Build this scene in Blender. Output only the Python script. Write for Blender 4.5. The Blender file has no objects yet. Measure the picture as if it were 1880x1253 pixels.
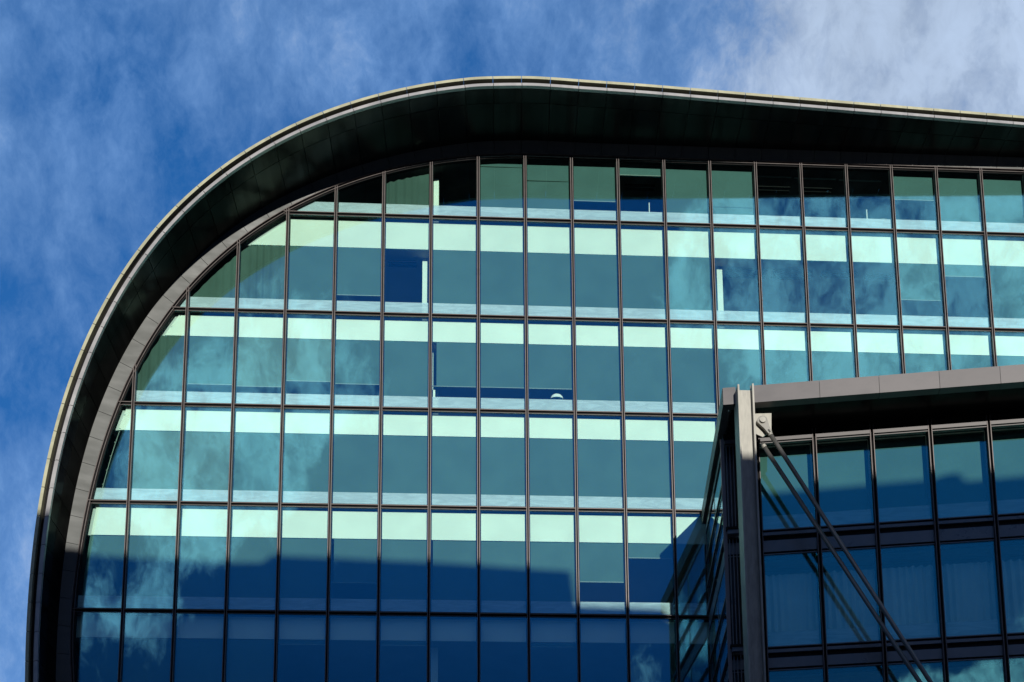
import bpy, bmesh, math, random
from mathutils import Vector, Matrix
random.seed(7)
S = bpy.context.scene
COL = S.collection
ZO = 1.6                      # eye height: every "rel" height below is measured from the eye

# ------------------------------------------------------------------ camera
YAW, PITCH, ROLL = -0.0555, 0.1621, 0.0129
FPX, CX, CY = 2200.0, 1038.3236, 1769.541      # focal length and principal point in photo pixels (the photo is shifted upwards)
camd = bpy.data.cameras.new("camera")
camd.sensor_width = 36.0
camd.lens = 36.0 * FPX / 1880.0
camd.shift_x = (940.0 - CX) / 1880.0
camd.shift_y = (CY - 626.5) / 1880.0
camd.clip_end = 5000
cam = bpy.data.objects.new("camera", camd)
COL.objects.link(cam)
Rm = Matrix.Rotation(YAW, 3, 'Z') @ Matrix.Rotation(PITCH, 3, 'X') @ Matrix.Rotation(ROLL, 3, 'Y')
right, fwd, up = Rm.col[0], Rm.col[1], Rm.col[2]
M4 = Matrix(((right[0], up[0], -fwd[0], 11.0928), (right[1], up[1], -fwd[1], -33.9232),
             (right[2], up[2], -fwd[2], ZO), (0, 0, 0, 1)))
cam.matrix_world = M4
S.camera = cam
S.view_settings.view_transform = 'Standard'
S.view_settings.look = 'None'
S.view_settings.exposure = 0.0
S.view_settings.gamma = 1.0
S.cycles.max_bounces = 10
S.cycles.transparent_max_bounces = 24
S.cycles.caustics_reflective = False
S.cycles.caustics_refractive = False
S.cycles.use_denoising = True
try:
    S.cycles.denoiser = 'OPENIMAGEDENOISE'
except Exception:
    pass

# ------------------------------------------------------------------ sun
TA, TE = 0.143, 0.2265         # sideways and downward slope of the sun's rays against the facade
sund = bpy.data.lights.new("sun", 'SUN')
sund.energy = 4.3
sund.angle = math.radians(0.42)
sund.color = (1.0, 0.97, 0.90)
sun = bpy.data.objects.new("sun", sund)
COL.objects.link(sun)
to_sun = Vector((TA, -1.0, TE)).normalized()
sun.rotation_euler = to_sun.to_track_quat('Z', 'Y').to_euler()
sun.location = (0, -40, 60)

# ------------------------------------------------------------------ world: sky with wispy cloud
def pxdir(x, y, mirror=False):
    d = Rm @ Vector(((x - CX) / FPX, 1, (CY - y) / FPX))
    d.normalize()
    if mirror:
        d.y = -d.y
    return d

W = bpy.data.worlds.new("World")
S.world = W
W.use_nodes = True
nt = W.node_tree
nt.nodes.clear()
def N(tree, t, **kw):
    n = tree.nodes.new(t)
    for k, v in kw.items():
        if k.startswith('i_'):
            key = k[2:]
            n.inputs[int(key) if key.isdigit() else key].default_value = v
        else:
            setattr(n, k, v)
    return n
def L(tree, a, b):
    tree.links.new(a, b)
def math_node(tree, op, a, b=None, c=None, clamp=False):
    n = tree.nodes.new('ShaderNodeMath'); n.operation = op; n.use_clamp = clamp
    for i, v in enumerate((a, b, c)):
        if v is None: continue
        if isinstance(v, (int, float)): n.inputs[i].default_value = v
        else: tree.links.new(v, n.inputs[i])
    return n.outputs[0]
def maprange(tree, v, a, b, c=0.0, d=1.0, smooth=True):
    n = tree.nodes.new('ShaderNodeMapRange')
    n.interpolation_type = 'SMOOTHSTEP' if smooth else 'LINEAR'
    tree.links.new(v, n.inputs[0])
    for i, q in enumerate((a, b, c, d)): n.inputs[i + 1].default_value = q
    return n.outputs[0]

sky = N(nt, 'ShaderNodeTexSky')
sky.sky_type = 'NISHITA'
sky.sun_disc = False
sky.sun_elevation = math.asin(to_sun.z)
sky.sun_rotation = math.atan2(to_sun.x, to_sun.y)
sky.air_density = 1.0
sky.dust_density = 0.3
sky.ozone_density = 2.0
tc = N(nt, 'ShaderNodeTexCoord')
DIR = tc.outputs['Generated']
sep = N(nt, 'ShaderNodeSeparateXYZ'); L(nt, DIR, sep.inputs[0])
# deep clear blue, a little paler towards the horizon; driven by the Nishita sky's own brightness
tint = N(nt, 'ShaderNodeMix', data_type='RGBA', blend_type='MULTIPLY')
tint.inputs[0].default_value = 1.0
bw = N(nt, 'ShaderNodeRGBToBW'); L(nt, sky.outputs[0], bw.inputs[0])
bwc = N(nt, 'ShaderNodeCombineColor')
flat = math_node(nt, 'MULTIPLY', math_node(nt, 'POWER', bw.outputs[0], 0.30), 1.15)
lowd = maprange(nt, sep.outputs['Z'], 0.20, 0.60, 0.11, 0.67)       # the sunward sky deepens towards the roofs
flat = math_node(nt, 'MULTIPLY', flat, math_node(nt, 'ADD', math_node(nt, 'MULTIPLY', math_node(nt, 'SUBTRACT', lowd, 1.0), maprange(nt, sep.outputs['Y'], 0.2, -0.2, 0.0, 1.0)), 1.0))
for i_ in range(3): L(nt, flat, bwc.inputs[i_])
L(nt, bwc.outputs[0], tint.inputs[6]); tint.inputs[7].default_value = (0.16, 1.00, 3.15, 1)
def spots(lst):
    acc = None
    for (d, rin, rout, w) in lst:
        vm = N(nt, 'ShaderNodeVectorMath', operation='DOT_PRODUCT')
        L(nt, DIR, vm.inputs[0]); vm.inputs[1].default_value = d
        o = maprange(nt, vm.outputs['Value'], math.cos(math.radians(rout * 1.6)), math.cos(math.radians(rin * 1.6)), 0.0, w)
        acc = o if acc is None else math_node(nt, 'ADD', acc, o)
    return acc
def mirror_wing(x, y):
    d = pxdir(x, y); n = Vector((math.sin(-0.16066), -math.cos(-0.16066), 0))
    return d - 2 * d.dot(n) * n
# streaky high cloud: domain-warped noise at three scales
def warp(vec, amt, sc):
    wn = N(nt, 'ShaderNodeTexNoise', i_Scale=sc, i_Detail=3.0); L(nt, vec, wn.inputs['Vector'])
    sb = N(nt, 'ShaderNodeVectorMath', operation='SUBTRACT'); L(nt, wn.outputs['Color'], sb.inputs[0]); sb.inputs[1].default_value = (0.5, 0.5, 0.5)
    sc_ = N(nt, 'ShaderNodeVectorMath', operation='SCALE'); L(nt, sb.outputs[0], sc_.inputs[0]); sc_.inputs['Scale'].default_value = amt
    ad = N(nt, 'ShaderNodeVectorMath', operation='ADD'); L(nt, vec, ad.inputs[0]); L(nt, sc_.outputs[0], ad.inputs[1])
    return ad.outputs[0]
def layer(rot, scale, detail, rough, amt, wsc):
    mp = N(nt, 'ShaderNodeMapping'); L(nt, DIR, mp.inputs[0])
    mp.inputs['Rotation'].default_value = rot; mp.inputs['Scale'].default_value = scale
    n = N(nt, 'ShaderNodeTexNoise', i_Scale=1.0, i_Detail=detail, i_Roughness=rough)
    L(nt, warp(mp.outputs[0], amt, wsc), n.inputs['Vector'])
    return n.outputs['Fac']
back = maprange(nt, sep.outputs['Y'], 0.2, -0.2, 0.0, 1.0)          # 1 on the sunward side of the sky
bias = spots([
    (pxdir(1900, 10), 0.5, 11.5, 0.62), (pxdir(1700, 130), 0.3, 5.0, 0.14), (pxdir(1500, 190), 0.2, 4.0, 0.10), (pxdir(60, 330), 0.2, 4.0, 0.14),
    (pxdir(520, 60), 0.2, 4.5, 0.06), (pxdir(20, 1100), 0.5, 5.0, 0.14),
    (pxdir(215, 190), 0.0, 2.8, -0.12), (pxdir(255, 280), 0.0, 2.4, -0.09), (pxdir(150, 80), 0.0, 2.2, -0.10), (pxdir(800, 40), 0.0, 2.6, -0.16), (pxdir(1340, 90), 0.0, 2.6, -0.16), (pxdir(20, 640), 0.0, 3.6, -0.12)])
big = layer((0.0, math.radians(42), 0.0), (7.0, 7.0, 3.4), 5.0, 0.55, 0.9, 0.9)
mid = layer((0.0, math.radians(38), 0.2), (26.0, 26.0, 8.5), 7.0, 0.62, 1.1, 0.8)
fine = layer((0.0, math.radians(30), 0.4), (95.0, 95.0, 38.0), 6.0, 0.7, 1.0, 0.7)
dens = math_node(nt, 'ADD', math_node(nt, 'MULTIPLY', maprange(nt, big, 0.28, 0.72, 0, 1, False), 0.44), math_node(nt, 'MULTIPLY', maprange(nt, mid, 0.30, 0.70, 0, 1, False), 0.42))
dens = math_node(nt, 'ADD', dens, math_node(nt, 'MULTIPLY', maprange(nt, fine, 0.28, 0.72, 0, 1, False), 0.22))
dens = math_node(nt, 'ADD', dens, bias)
dens = math_node(nt, 'ADD', dens, maprange(nt, sep.outputs['Z'], 0.66, 0.85, 0.0, 0.45))  # extra cloud overhead, out of view, added to make the skylight less blue
front = maprange(nt, dens, 0.27, 1.48, 0.0, 1.0, False)
# the mirrored side: clear deep sky with separate ragged cloud banks
banks = spots([
    (pxdir(400, 840, True), 0.6, 3.4, 1.05), (pxdir(250, 800, True), 0.4, 2.6, 0.8), (pxdir(540, 680, True), 0.5, 3.0, 0.95), (pxdir(640, 720, True), 0.2, 1.8, 0.5),
    (pxdir(180, 1050, True), 0.3, 2.6, 0.62), (pxdir(340, 1020, True), 0.3, 2.0, 0.50), (pxdir(220, 1165, True), 0.3, 2.8, 0.62),
    (pxdir(1460, 400, True), 0.8, 3.8, 0.80), (pxdir(1620, 430, True), 0.8, 4.4, 0.80), (pxdir(1820, 380, True), 1.0, 4.6, 1.0), (pxdir(1420, 550, True), 0.5, 3.4, 0.85),
    (pxdir(1600, 560, True), 0.8, 3.6, 0.85), (pxdir(1800, 560, True), 1.0, 4.6, 1.0), (pxdir(1240, 520, True), 0.3, 2.6, 0.55), (pxdir(1480, 660, True), 0.4, 3.0, 0.45), (pxdir(480, 860, True), 0.2, 2.0, 0.6),
    (pxdir(1130, 1352, True), 0.5, 1.55, 1.8), (pxdir(1010, 1352, True), 0.4, 1.5, 1.6), (pxdir(1230, 1350, True), 0.4, 1.5, 1.7), (pxdir(900, 1365, True), 0.3, 1.6, 1.2), (mirror_wing(1895, 1160), 0.2, 1.2, 0.9)])
rag = layer((0.0, math.radians(-34), 0.0), (30.0, 30.0, 13.0), 9.0, 0.62, 1.3, 0.8)
rag = math_node(nt, 'ADD', math_node(nt, 'MULTIPLY', maprange(nt, rag, 0.30, 0.70, 0, 1, False), 0.75), math_node(nt, 'MULTIPLY', maprange(nt, fine, 0.30, 0.70, 0, 1, False), 0.25))
backc = maprange(nt, math_node(nt, 'ADD', rag, math_node(nt, 'MULTIPLY', math_node(nt, 'MINIMUM', banks, 1.25), 0.60)), 0.86, 1.50, 0.0, 1.0)
backc = math_node(nt, 'ADD', backc, maprange(nt, sep.outputs['Z'], 0.66, 0.85, 0.0, 0.45))  # same added overhead cloud on the sunward side
cl = N(nt, 'ShaderNodeMix', data_type='FLOAT'); L(nt, back, cl.inputs[0]); L(nt, front, cl.inputs[2]); L(nt, backc, cl.inputs[3])
cl = cl.outputs[0]
ccol = N(nt, 'ShaderNodeMix', data_type='RGBA'); L(nt, back, ccol.inputs[0])
veil = N(nt, 'ShaderNodeMix', data_type='RGBA'); L(nt, maprange(nt, front, 0.38, 0.85, 0.0, 1.0), veil.inputs[0])
veil.inputs[6].default_value = (2.5, 4.5, 8.1, 1); veil.inputs[7].default_value = (4.45, 5.65, 7.6, 1)
shade = N(nt, 'ShaderNodeVectorMath', operation='SCALE'); L(nt, veil.outputs[2], shade.inputs[0])
L(nt, math_node(nt, 'MULTIPLY', maprange(nt, big, 0.32, 0.68, 0.86, 1.04), maprange(nt, mid, 0.32, 0.68, 0.88, 1.08)), shade.inputs['Scale'])
L(nt, shade.outputs[0], ccol.inputs[6]); ccol.inputs[7].default_value = (7.0, 7.0, 8.6, 1)
mixc = N(nt, 'ShaderNodeMix', data_type='RGBA')
L(nt, cl, mixc.inputs[0]); L(nt, tint.outputs[2], mixc.inputs[6]); L(nt, ccol.outputs[2], mixc.inputs[7])
bg = N(nt, 'ShaderNodeBackground', i_Strength=0.10)
L(nt, mixc.outputs[2], bg.inputs[0])
wo = N(nt, 'ShaderNodeOutputWorld'); L(nt, bg.outputs[0], wo.inputs[0])

# ------------------------------------------------------------------ materials
def new_mat(name):
    m = bpy.data.materials.new(name); m.use_nodes = True
    t = m.node_tree; t.nodes.clear()
    return m, t
def metal(name, col, rough=0.45, met=0.3, var=0.12, scale=1.5, streak=(1, 1, 1), bump=0.0, spec=0.5):
    m, t = new_mat(name)
    b = N(t, 'ShaderNodeBsdfPrincipled', i_Roughness=rough, i_Metallic=met)
    b.inputs['Specular IOR Level'].default_value = spec
    g = N(t, 'ShaderNodeNewGeometry')
    mpn = N(t, 'ShaderNodeMapping'); mpn.inputs['Scale'].default_value = streak
    L(t, g.outputs['Position'], mpn.inputs[0])
    n = N(t, 'ShaderNodeTexNoise', i_Scale=scale, i_Detail=5.0, i_Roughness=0.6); L(t, mpn.outputs[0], n.inputs['Vector'])
    v = maprange(t, n.outputs['Fac'], 0.25, 0.75, 1 - var, 1 + var)
    v2 = maprange(t, g.outputs['Random Per Island'], 0, 1, 1 - var * 0.7, 1 + var * 0.7, False)
    v = math_node(t, 'MULTIPLY', v, v2)
    mx = N(t, 'ShaderNodeVectorMath', operation='SCALE'); mx.inputs[0].default_value = col
    L(t, v, mx.inputs['Scale']); L(t, mx.outputs[0], b.inputs['Base Color'])
    r = maprange(t, n.outputs['Fac'], 0.2, 0.8, rough * 0.85, rough * 1.15)
    L(t, r, b.inputs['Roughness'])
    if bump:
        nb = N(t, 'ShaderNodeTexNoise', i_Scale=0.9, i_Detail=2.0); L(t, g.outputs['Position'], nb.inputs['Vector'])
        bp = N(t, 'ShaderNodeBump', i_Strength=bump, i_Distance=0.02); L(t, nb.outputs['Fac'], bp.inputs['Height'])
        L(t, bp.outputs[0], b.inputs['Normal'])
    o = N(t, 'ShaderNodeOutputMaterial'); L(t, b.outputs[0], o.inputs[0])
    return m
def glass(name, T, Rf, wob=0.35):
    """tinted, coated facade glass: what passes through is green, what it throws back is blue"""
    m, t = new_mat(name)
    tr = N(t, 'ShaderNodeBsdfTransparent'); tr.inputs[0].default_value = (*T, 1)
    gl = N(t, 'ShaderNodeBsdfGlossy', i_Roughness=0.0); gl.inputs['Color'].default_value = (*Rf, 1)
    add = N(t, 'ShaderNodeAddShader'); L(t, tr.outputs[0], add.inputs[0]); L(t, gl.outputs[0], add.inputs[1])
    g2 = N(t, 'ShaderNodeBsdfGlossy', i_Roughness=0.0); g2.inputs['Color'].default_value = (0.85, 0.95, 1, 1)
    g = N(t, 'ShaderNodeNewGeometry')
    mpn = N(t, 'ShaderNodeMapping'); L(t, g.outputs['Position'], mpn.inputs[0])
    nb = N(t, 'ShaderNodeTexNoise', i_Scale=0.8, i_Detail=1.0); L(t, mpn.outputs[0], nb.inputs['Vector'])
    bp = N(t, 'ShaderNodeBump', i_Strength=wob, i_Distance=0.004); L(t, nb.outputs['Fac'], bp.inputs['Height'])
    for x in (gl, g2): L(t, bp.outputs[0], x.inputs['Normal'])
    lw = N(t, 'ShaderNodeLayerWeight', i_Blend=0.5)
    f = math_node(t, 'POWER', lw.outputs['Facing'], 5.0)
    mx = N(t, 'ShaderNodeMixShader'); L(t, f, mx.inputs[0]); L(t, add.outputs[0], mx.inputs[1]); L(t, g2.outputs[0], mx.inputs[2])
    o = N(t, 'ShaderNodeOutputMaterial'); L(t, mx.outputs[0], o.inputs[0])
    return m
def fabric(name, col, var=0.08, weave=True, translucent=0.0):
    m, t = new_mat(name)
    b = N(t, 'ShaderNodeBsdfPrincipled', i_Roughness=0.9); b.inputs['Specular IOR Level'].default_value = 0.1
    g = N(t, 'ShaderNodeNewGeometry')
    n = N(t, 'ShaderNodeTexNoise', i_Scale=1.1, i_Detail=3.0); L(t, g.outputs['Position'], n.inputs['Vector'])
    n3 = N(t, 'ShaderNodeTexNoise', i_Scale=60.0, i_Detail=2.0); L(t, g.outputs['Position'], n3.inputs['Vector'])
    v = maprange(t, n.outputs['Fac'], 0.3, 0.7, 1 - var, 1 + var)
    v3 = maprange(t, n3.outputs['Fac'], 0.3, 0.7, 0.92, 1.08)
    oi = N(t, 'ShaderNodeObjectInfo')
    v4 = maprange(t, oi.outputs['Random'], 0, 1, 0.93, 1.07, False)
    v = math_node(t, 'MULTIPLY', math_node(t, 'MULTIPLY', v, v3), v4)
    mx = N(t, 'ShaderNodeVectorMath', operation='SCALE'); mx.inputs[0].default_value = col
    L(t, v, mx.inputs['Scale']); L(t, mx.outputs[0], b.inputs['Base Color'])
    o = N(t, 'ShaderNodeOutputMaterial'); L(t, b.outputs[0], o.inputs[0])
    return m
def frosted(name, col, alpha):
    m, t = new_mat(name)
    b = N(t, 'ShaderNodeBsdfDiffuse'); 
    g = N(t, 'ShaderNodeNewGeometry')
    w = N(t, 'ShaderNodeTexNoise', i_Scale=1.2, i_Detail=2.0, i_Distortion=1.5)
    mpn = N(t, 'ShaderNodeMapping'); mpn.inputs['Scale'].default_value = (1, 1, 6)
    L(t, g.outputs['Position'], mpn.inputs[0]); L(t, mpn.outputs[0], w.inputs['Vector'])
    v = maprange(t, w.outputs['Fac'], 0.3, 0.7, 0.88, 1.1)
    mxv = N(t, 'ShaderNodeVectorMath', operation='SCALE'); mxv.inputs[0].default_value = col
    L(t, v, mxv.inputs['Scale']); L(t, mxv.outputs[0], b.inputs['Color'])
    tr = N(t, 'ShaderNodeBsdfTransparent')
    mx = N(t, 'ShaderNodeMixShader', i_0=alpha); L(t, tr.outputs[0], mx.inputs[1]); L(t, b.outputs[0], mx.inputs[2])
    o = N(t, 'ShaderNodeOutputMaterial'); L(t, mx.outputs[0], o.inputs[0])
    return m

MT = {}
MT['bronze'] = metal('bronze_aluminium', (0.135, 0.112, 0.105), 0.45, 0.2, 0.10, 3.0)
MT['gap'] = metal('dark_gasket_and_shade', (0.006, 0.005, 0.005), 0.7, 0.0, 0.1, 3.0, spec=0.2)  # also paints in the shade of the roof edge channel
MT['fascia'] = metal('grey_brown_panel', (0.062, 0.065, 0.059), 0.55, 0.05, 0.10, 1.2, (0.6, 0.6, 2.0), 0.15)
MT['lip'] = metal('rim_metal', (0.34, 0.325, 0.315), 0.42, 0.3, 0.08, 1.5)
MT['cap'] = metal('rim_cap_metal', (0.40, 0.385, 0.25), 0.45, 0.2, 0.10, 1.5)
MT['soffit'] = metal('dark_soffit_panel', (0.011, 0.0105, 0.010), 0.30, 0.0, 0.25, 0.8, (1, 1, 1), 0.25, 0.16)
def sheen(name, col, gl, rough):
    m, t = new_mat(name)
    d = N(t, 'ShaderNodeBsdfDiffuse'); g2 = N(t, 'ShaderNodeBsdfGlossy', i_Roughness=rough); g2.inputs['Color'].default_value = (1, 1, 1, 1)
    g = N(t, 'ShaderNodeNewGeometry')
    n = N(t, 'ShaderNodeTexNoise', i_Scale=0.9, i_Detail=4.0); L(t, g.outputs['Position'], n.inputs['Vector'])
    v = math_node(t, 'MULTIPLY', maprange(t, n.outputs['Fac'], 0.25, 0.75, 0.7, 1.3), maprange(t, g.outputs['Random Per Island'], 0, 1, 0.8, 1.2, False))
    mx = N(t, 'ShaderNodeVectorMath', operation='SCALE'); mx.inputs[0].default_value = col
    L(t, v, mx.inputs['Scale']); L(t, mx.outputs[0], d.inputs[0])
    bp = N(t, 'ShaderNodeBump', i_Strength=0.05, i_Distance=0.02); L(t, n.outputs['Fac'], bp.inputs['Height']); L(t, bp.outputs[0], g2.inputs['Normal'])
    ms = N(t, 'ShaderNodeMixShader'); L(t, math_node(t, 'MULTIPLY', v, gl), ms.inputs[0]); L(t, d.outputs[0], ms.inputs[1]); L(t, g2.outputs[0], ms.inputs[2])
    o = N(t, 'ShaderNodeOutputMaterial'); L(t, ms.outputs[0], o.inputs[0])
    return m
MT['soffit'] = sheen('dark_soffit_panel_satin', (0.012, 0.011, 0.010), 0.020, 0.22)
MT['trim'] = metal('pale_corner_trim', (0.20, 0.18, 0.175), 0.45, 0.1, 0.08, 2.0)
MT['parapet'] = metal('wing_parapet_panel', (0.125, 0.114, 0.112), 0.5, 0.15, 0.12, 1.2, (1, 1, 2), 0.15)
MT['steel'] = metal('galvanised_steel', (0.33, 0.315, 0.27), 0.55, 0.15, 0.22, 4.0, (3, 3, 0.6), 0.2)
MT['clevis'] = metal('clevis_steel', (0.25, 0.24, 0.21), 0.5, 0.25, 0.12, 6.0)
MT['wcurt'] = fabric('wing_curtain_fabric', (0.75, 0.82, 0.80), 0.05)
MT['rod'] = metal('rod_steel', (0.16, 0.155, 0.14), 0.4, 0.4, 0.12, 4.0)
MT['spandrel'] = metal('wing_spandrel_panel', (0.15, 0.16, 0.17), 0.30, 0.2, 0.10, 1.5, (1, 1, 1), 0.1)
MT['white'] = fabric('white_board', (0.87, 0.925, 0.815), 0.04)
MT['blind'] = fabric('roller_blind_fabric', (0.084, 0.158, 0.150), 0.06)
MT['blind_cloud_reflect'] = fabric('blind_with_cloud_reflection', (0.13, 0.21, 0.18), 0.06)  # blind colour lightened to paint in the cloud reflected on the glass
MT['hem'] = fabric('blind_hem_bar', (0.30, 0.36, 0.33), 0.02)
MT['curtain'] = fabric('curtain_fabric', (0.075, 0.125, 0.105), 0.10)
MT['dark'] = fabric('dark_interior', (0.020, 0.022, 0.022), 0.2)
MT['rear'] = fabric('room_back_wall', (0.10, 0.11, 0.11), 0.3)
MT['ceiling'] = fabric('ceiling_tile', (0.55, 0.58, 0.55), 0.05)
MT['floorc'] = fabric('office_carpet', (0.16, 0.16, 0.17), 0.2)
MT['glass'] = glass('coated_facade_glass', (0.825, 0.905, 0.872), (0.055, 0.180, 0.222))
MT['glassw'] = glass('wing_facade_glass', (0.78, 0.87, 0.84), (0.06, 0.20, 0.20))
MT['frit'] = frosted('frosted_film', (0.72, 0.80, 0.88), 0.62)
MT['roof'] = metal('roof_membrane', (0.10, 0.10, 0.10), 0.8, 0.0, 0.2, 1.0)
MT['lampg'] = fabric('white_lamp_shade', (0.85, 0.85, 0.80), 0.02)
MT['brick'] = metal('brown_brick', (0.20, 0.14, 0.11), 0.85, 0.0, 0.25, 8.0)
MT['paving'] = metal('grey_paving', (0.11, 0.11, 0.105), 0.85, 0.0, 0.2, 0.4)

# ------------------------------------------------------------------ mesh helpers
class MB:
    def __init__(s): s.v = []; s.f = []; s.m = []
    def poly(s, pts, mi=0):
        b = len(s.v); s.v += [tuple(p) for p in pts]; s.f.append(list(range(b, b + len(pts)))); s.m.append(mi)
    def box(s, x0, x1, y0, y1, z0, z1, mi=0, fr=None):
        P = [(x, y, z) for x in (x0, x1) for y in (y0, y1) for z in (z0, z1)]
        if fr: P = [fr(p) for p in P]
        b = len(s.v); s.v += P
        for q in ((0, 1, 3, 2), (4, 6, 7, 5), (0, 4, 5, 1), (2, 3, 7, 6), (0, 2, 6, 4), (1, 5, 7, 3)):
            s.f.append([b + i for i in q]); s.m.append(mi)
    def prism(s, poly, y0, y1, mi=0, fr=None, side=None):
        """polygon in x,z extruded from y0 to y1"""
        n = len(poly); A = [(p[0], y0, p[1]) for p in poly]; B = [(p[0], y1, p[1]) for p in poly]
        if fr: A = [fr(p) for p in A]; B = [fr(p) for p in B]
        b = len(s.v); s.v += A + B
        s.f.append([b + i for i in range(n)]); s.m.append(mi)
        s.f.append([b + n + i for i in reversed(range(n))]); s.m.append(mi if side is None else side)
        for i in range(n):
            j = (i + 1) % n
            s.f.append([b + i, b + n + i, b + n + j, b + j]); s.m.append(mi if side is None else side)
    def vprism(s, poly, z0, z1, mi=0):
        """plan polygon extruded upwards"""
        n = len(poly); b = len(s.v)
        s.v += [(p[0], p[1], z0) for p in poly] + [(p[0], p[1], z1) for p in poly]
        s.f.append([b + i for i in range(n)]); s.m.append(mi)
        s.f.append([b + n + i for i in reversed(range(n))]); s.m.append(mi)
        for i in range(n):
            j = (i + 1) % n
            s.f.append([b + i, b + n + i, b + n + j, b + j]); s.m.append(mi)
    def hexa(s, P, mi=0):
        """8 points: front quad then back quad"""
        b = len(s.v); s.v += [tuple(p) for p in P]
        for q in ((0, 1, 2, 3), (7, 6, 5, 4), (0, 4, 5, 1), (1, 5, 6, 2), (2, 6, 7, 3), (3, 7, 4, 0)):
            s.f.append([b + i for i in q]); s.m.append(mi)
    def tube(s, path, r, n=10, mi=0, cap=True):
        rings = []
        for i, p in enumerate(path):
            p = Vector(p)
            d = (Vector(path[min(i + 1, len(path) - 1)]) - Vector(path[max(i - 1, 0)])).normalized()
            a = d.cross(Vector((0.123, -0.9, 0.31))).normalized(); c = d.cross(a)
            rr = r[i] if isinstance(r, (list, tuple)) else r
            b = len(s.v); s.v += [tuple(p + a * math.cos(2 * math.pi * k / n) * rr + c * math.sin(2 * math.pi * k / n) * rr) for k in range(n)]
            rings.append(b)
        for a_, b_ in zip(rings, rings[1:]):
            for k in range(n):
                s.f.append([a_ + k, a_ + (k + 1) % n, b_ + (k + 1) % n, b_ + k]); s.m.append(mi)
        if cap:
            s.f.append([rings[0] + k for k in range(n)]); s.m.append(mi)
            s.f.append([rings[-1] + k for k in reversed(range(n))]); s.m.append(mi)
    def build(s, name, mats, parent=None, smooth=False, off=None):
        me = bpy.data.meshes.new(name)
        dz = ZO
        V = [(x, y, z + dz) for x, y, z in s.v]
        if parent is not None:
            o0 = parent['_o']; V = [(x - o0[0], y - o0[1], z - o0[2]) for x, y, z in V]
        me.from_pydata(V, [], s.f)
        bm = bmesh.new(); bm.from_mesh(me)
        for f, mi in zip(bm.faces, s.m): f.material_index = mi; f.smooth = smooth
        bmesh.ops.recalc_face_normals(bm, faces=bm.faces)
        bm.to_mesh(me); bm.free()
        for m in (mats if isinstance(mats, (list, tuple)) else [mats]): me.materials.append(MT[m])
        o = bpy.data.objects.new(name, me); COL.objects.link(o)
        if parent is not None:
            o.parent = parent; 
        o['_o'] = parent['_o'] if parent is not None else [0.0, 0.0, 0.0]
        return o
ROOTS = []
def thing(name, label, cat, loc, group=None):
    o = bpy.data.objects.new(name, None); COL.objects.link(o); o.empty_display_size = 0.5
    o.location = loc; o['label'] = label; o['category'] = cat; o['_o'] = [float(c) for c in loc]
    if group: o['group'] = group
    return o

# ------------------------------------------------------------------ measured outlines (x, rel z)
C0 = [(-1.62, -1.6), (-1.62, 5.0), (-1.65, 10.0), (-1.68, 12.2), (-1.714, 13.322), (-1.745, 14.036), (-1.765, 14.747), (-1.773, 15.456), (-1.769, 16.162), (-1.751, 16.868), (-1.72, 17.572), (-1.673, 18.277), (-1.61, 18.98), (-1.528, 19.684), (-1.427, 20.385), (-1.303, 21.084), (-1.156, 21.78), (-0.983, 22.469), (-0.783, 23.151), (-0.554, 23.823), (-0.294, 24.483), (-0.003, 25.129), (0.321, 25.757), (0.679, 26.365), (1.07, 26.952), (1.494, 27.514), (1.951, 28.049), (2.44, 28.557), (2.96, 29.035), (3.508, 29.481), (4.082, 29.896), (4.681, 30.279), (5.3, 30.63), (5.938, 30.948), (6.591, 31.234), (7.257, 31.489), (7.931, 31.714), (8.612, 31.908), (9.298, 32.073), (9.988, 32.208), (10.68, 32.313), (12.0, 32.4), (12.8, 32.405), (13.6, 32.39), (14.6, 32.385), (20.0, 32.385), (28.0, 32.385), (36.0, 32.385), (44.0, 32.385)]
A0 = [(-1.27, -1.6), (-1.27, 6.0), (-1.3, 11.0), (-1.33, 12.9), (-1.379, 13.935), (-1.446, 14.633), (-1.482, 15.323), (-1.491, 16.009), (-1.478, 16.692), (-1.446, 17.373), (-1.395, 18.054), (-1.327, 18.735), (-1.242, 19.415), (-1.138, 20.095), (-1.015, 20.772), (-0.872, 21.446), (-0.706, 22.116), (-0.516, 22.779), (-0.301, 23.433), (-0.058, 24.077), (0.213, 24.708), (0.514, 25.324), (0.846, 25.923), (1.209, 26.503), (1.603, 27.062), (2.028, 27.597), (2.484, 28.107), (2.969, 28.589), (3.483, 29.043), (4.023, 29.467), (4.588, 29.86), (5.176, 30.221), (5.783, 30.549), (6.408, 30.843), (7.047, 31.104), (7.698, 31.332), (8.358, 31.526), (9.026, 31.689), (9.698, 31.82), (10.374, 31.921), (11.053, 31.993), (11.75, 32.032), (12.45, 32.045), (13.4, 32.049), (20.0, 32.049), (28.0, 32.049), (36.0, 32.049), (44.0, 32.049)]
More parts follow.
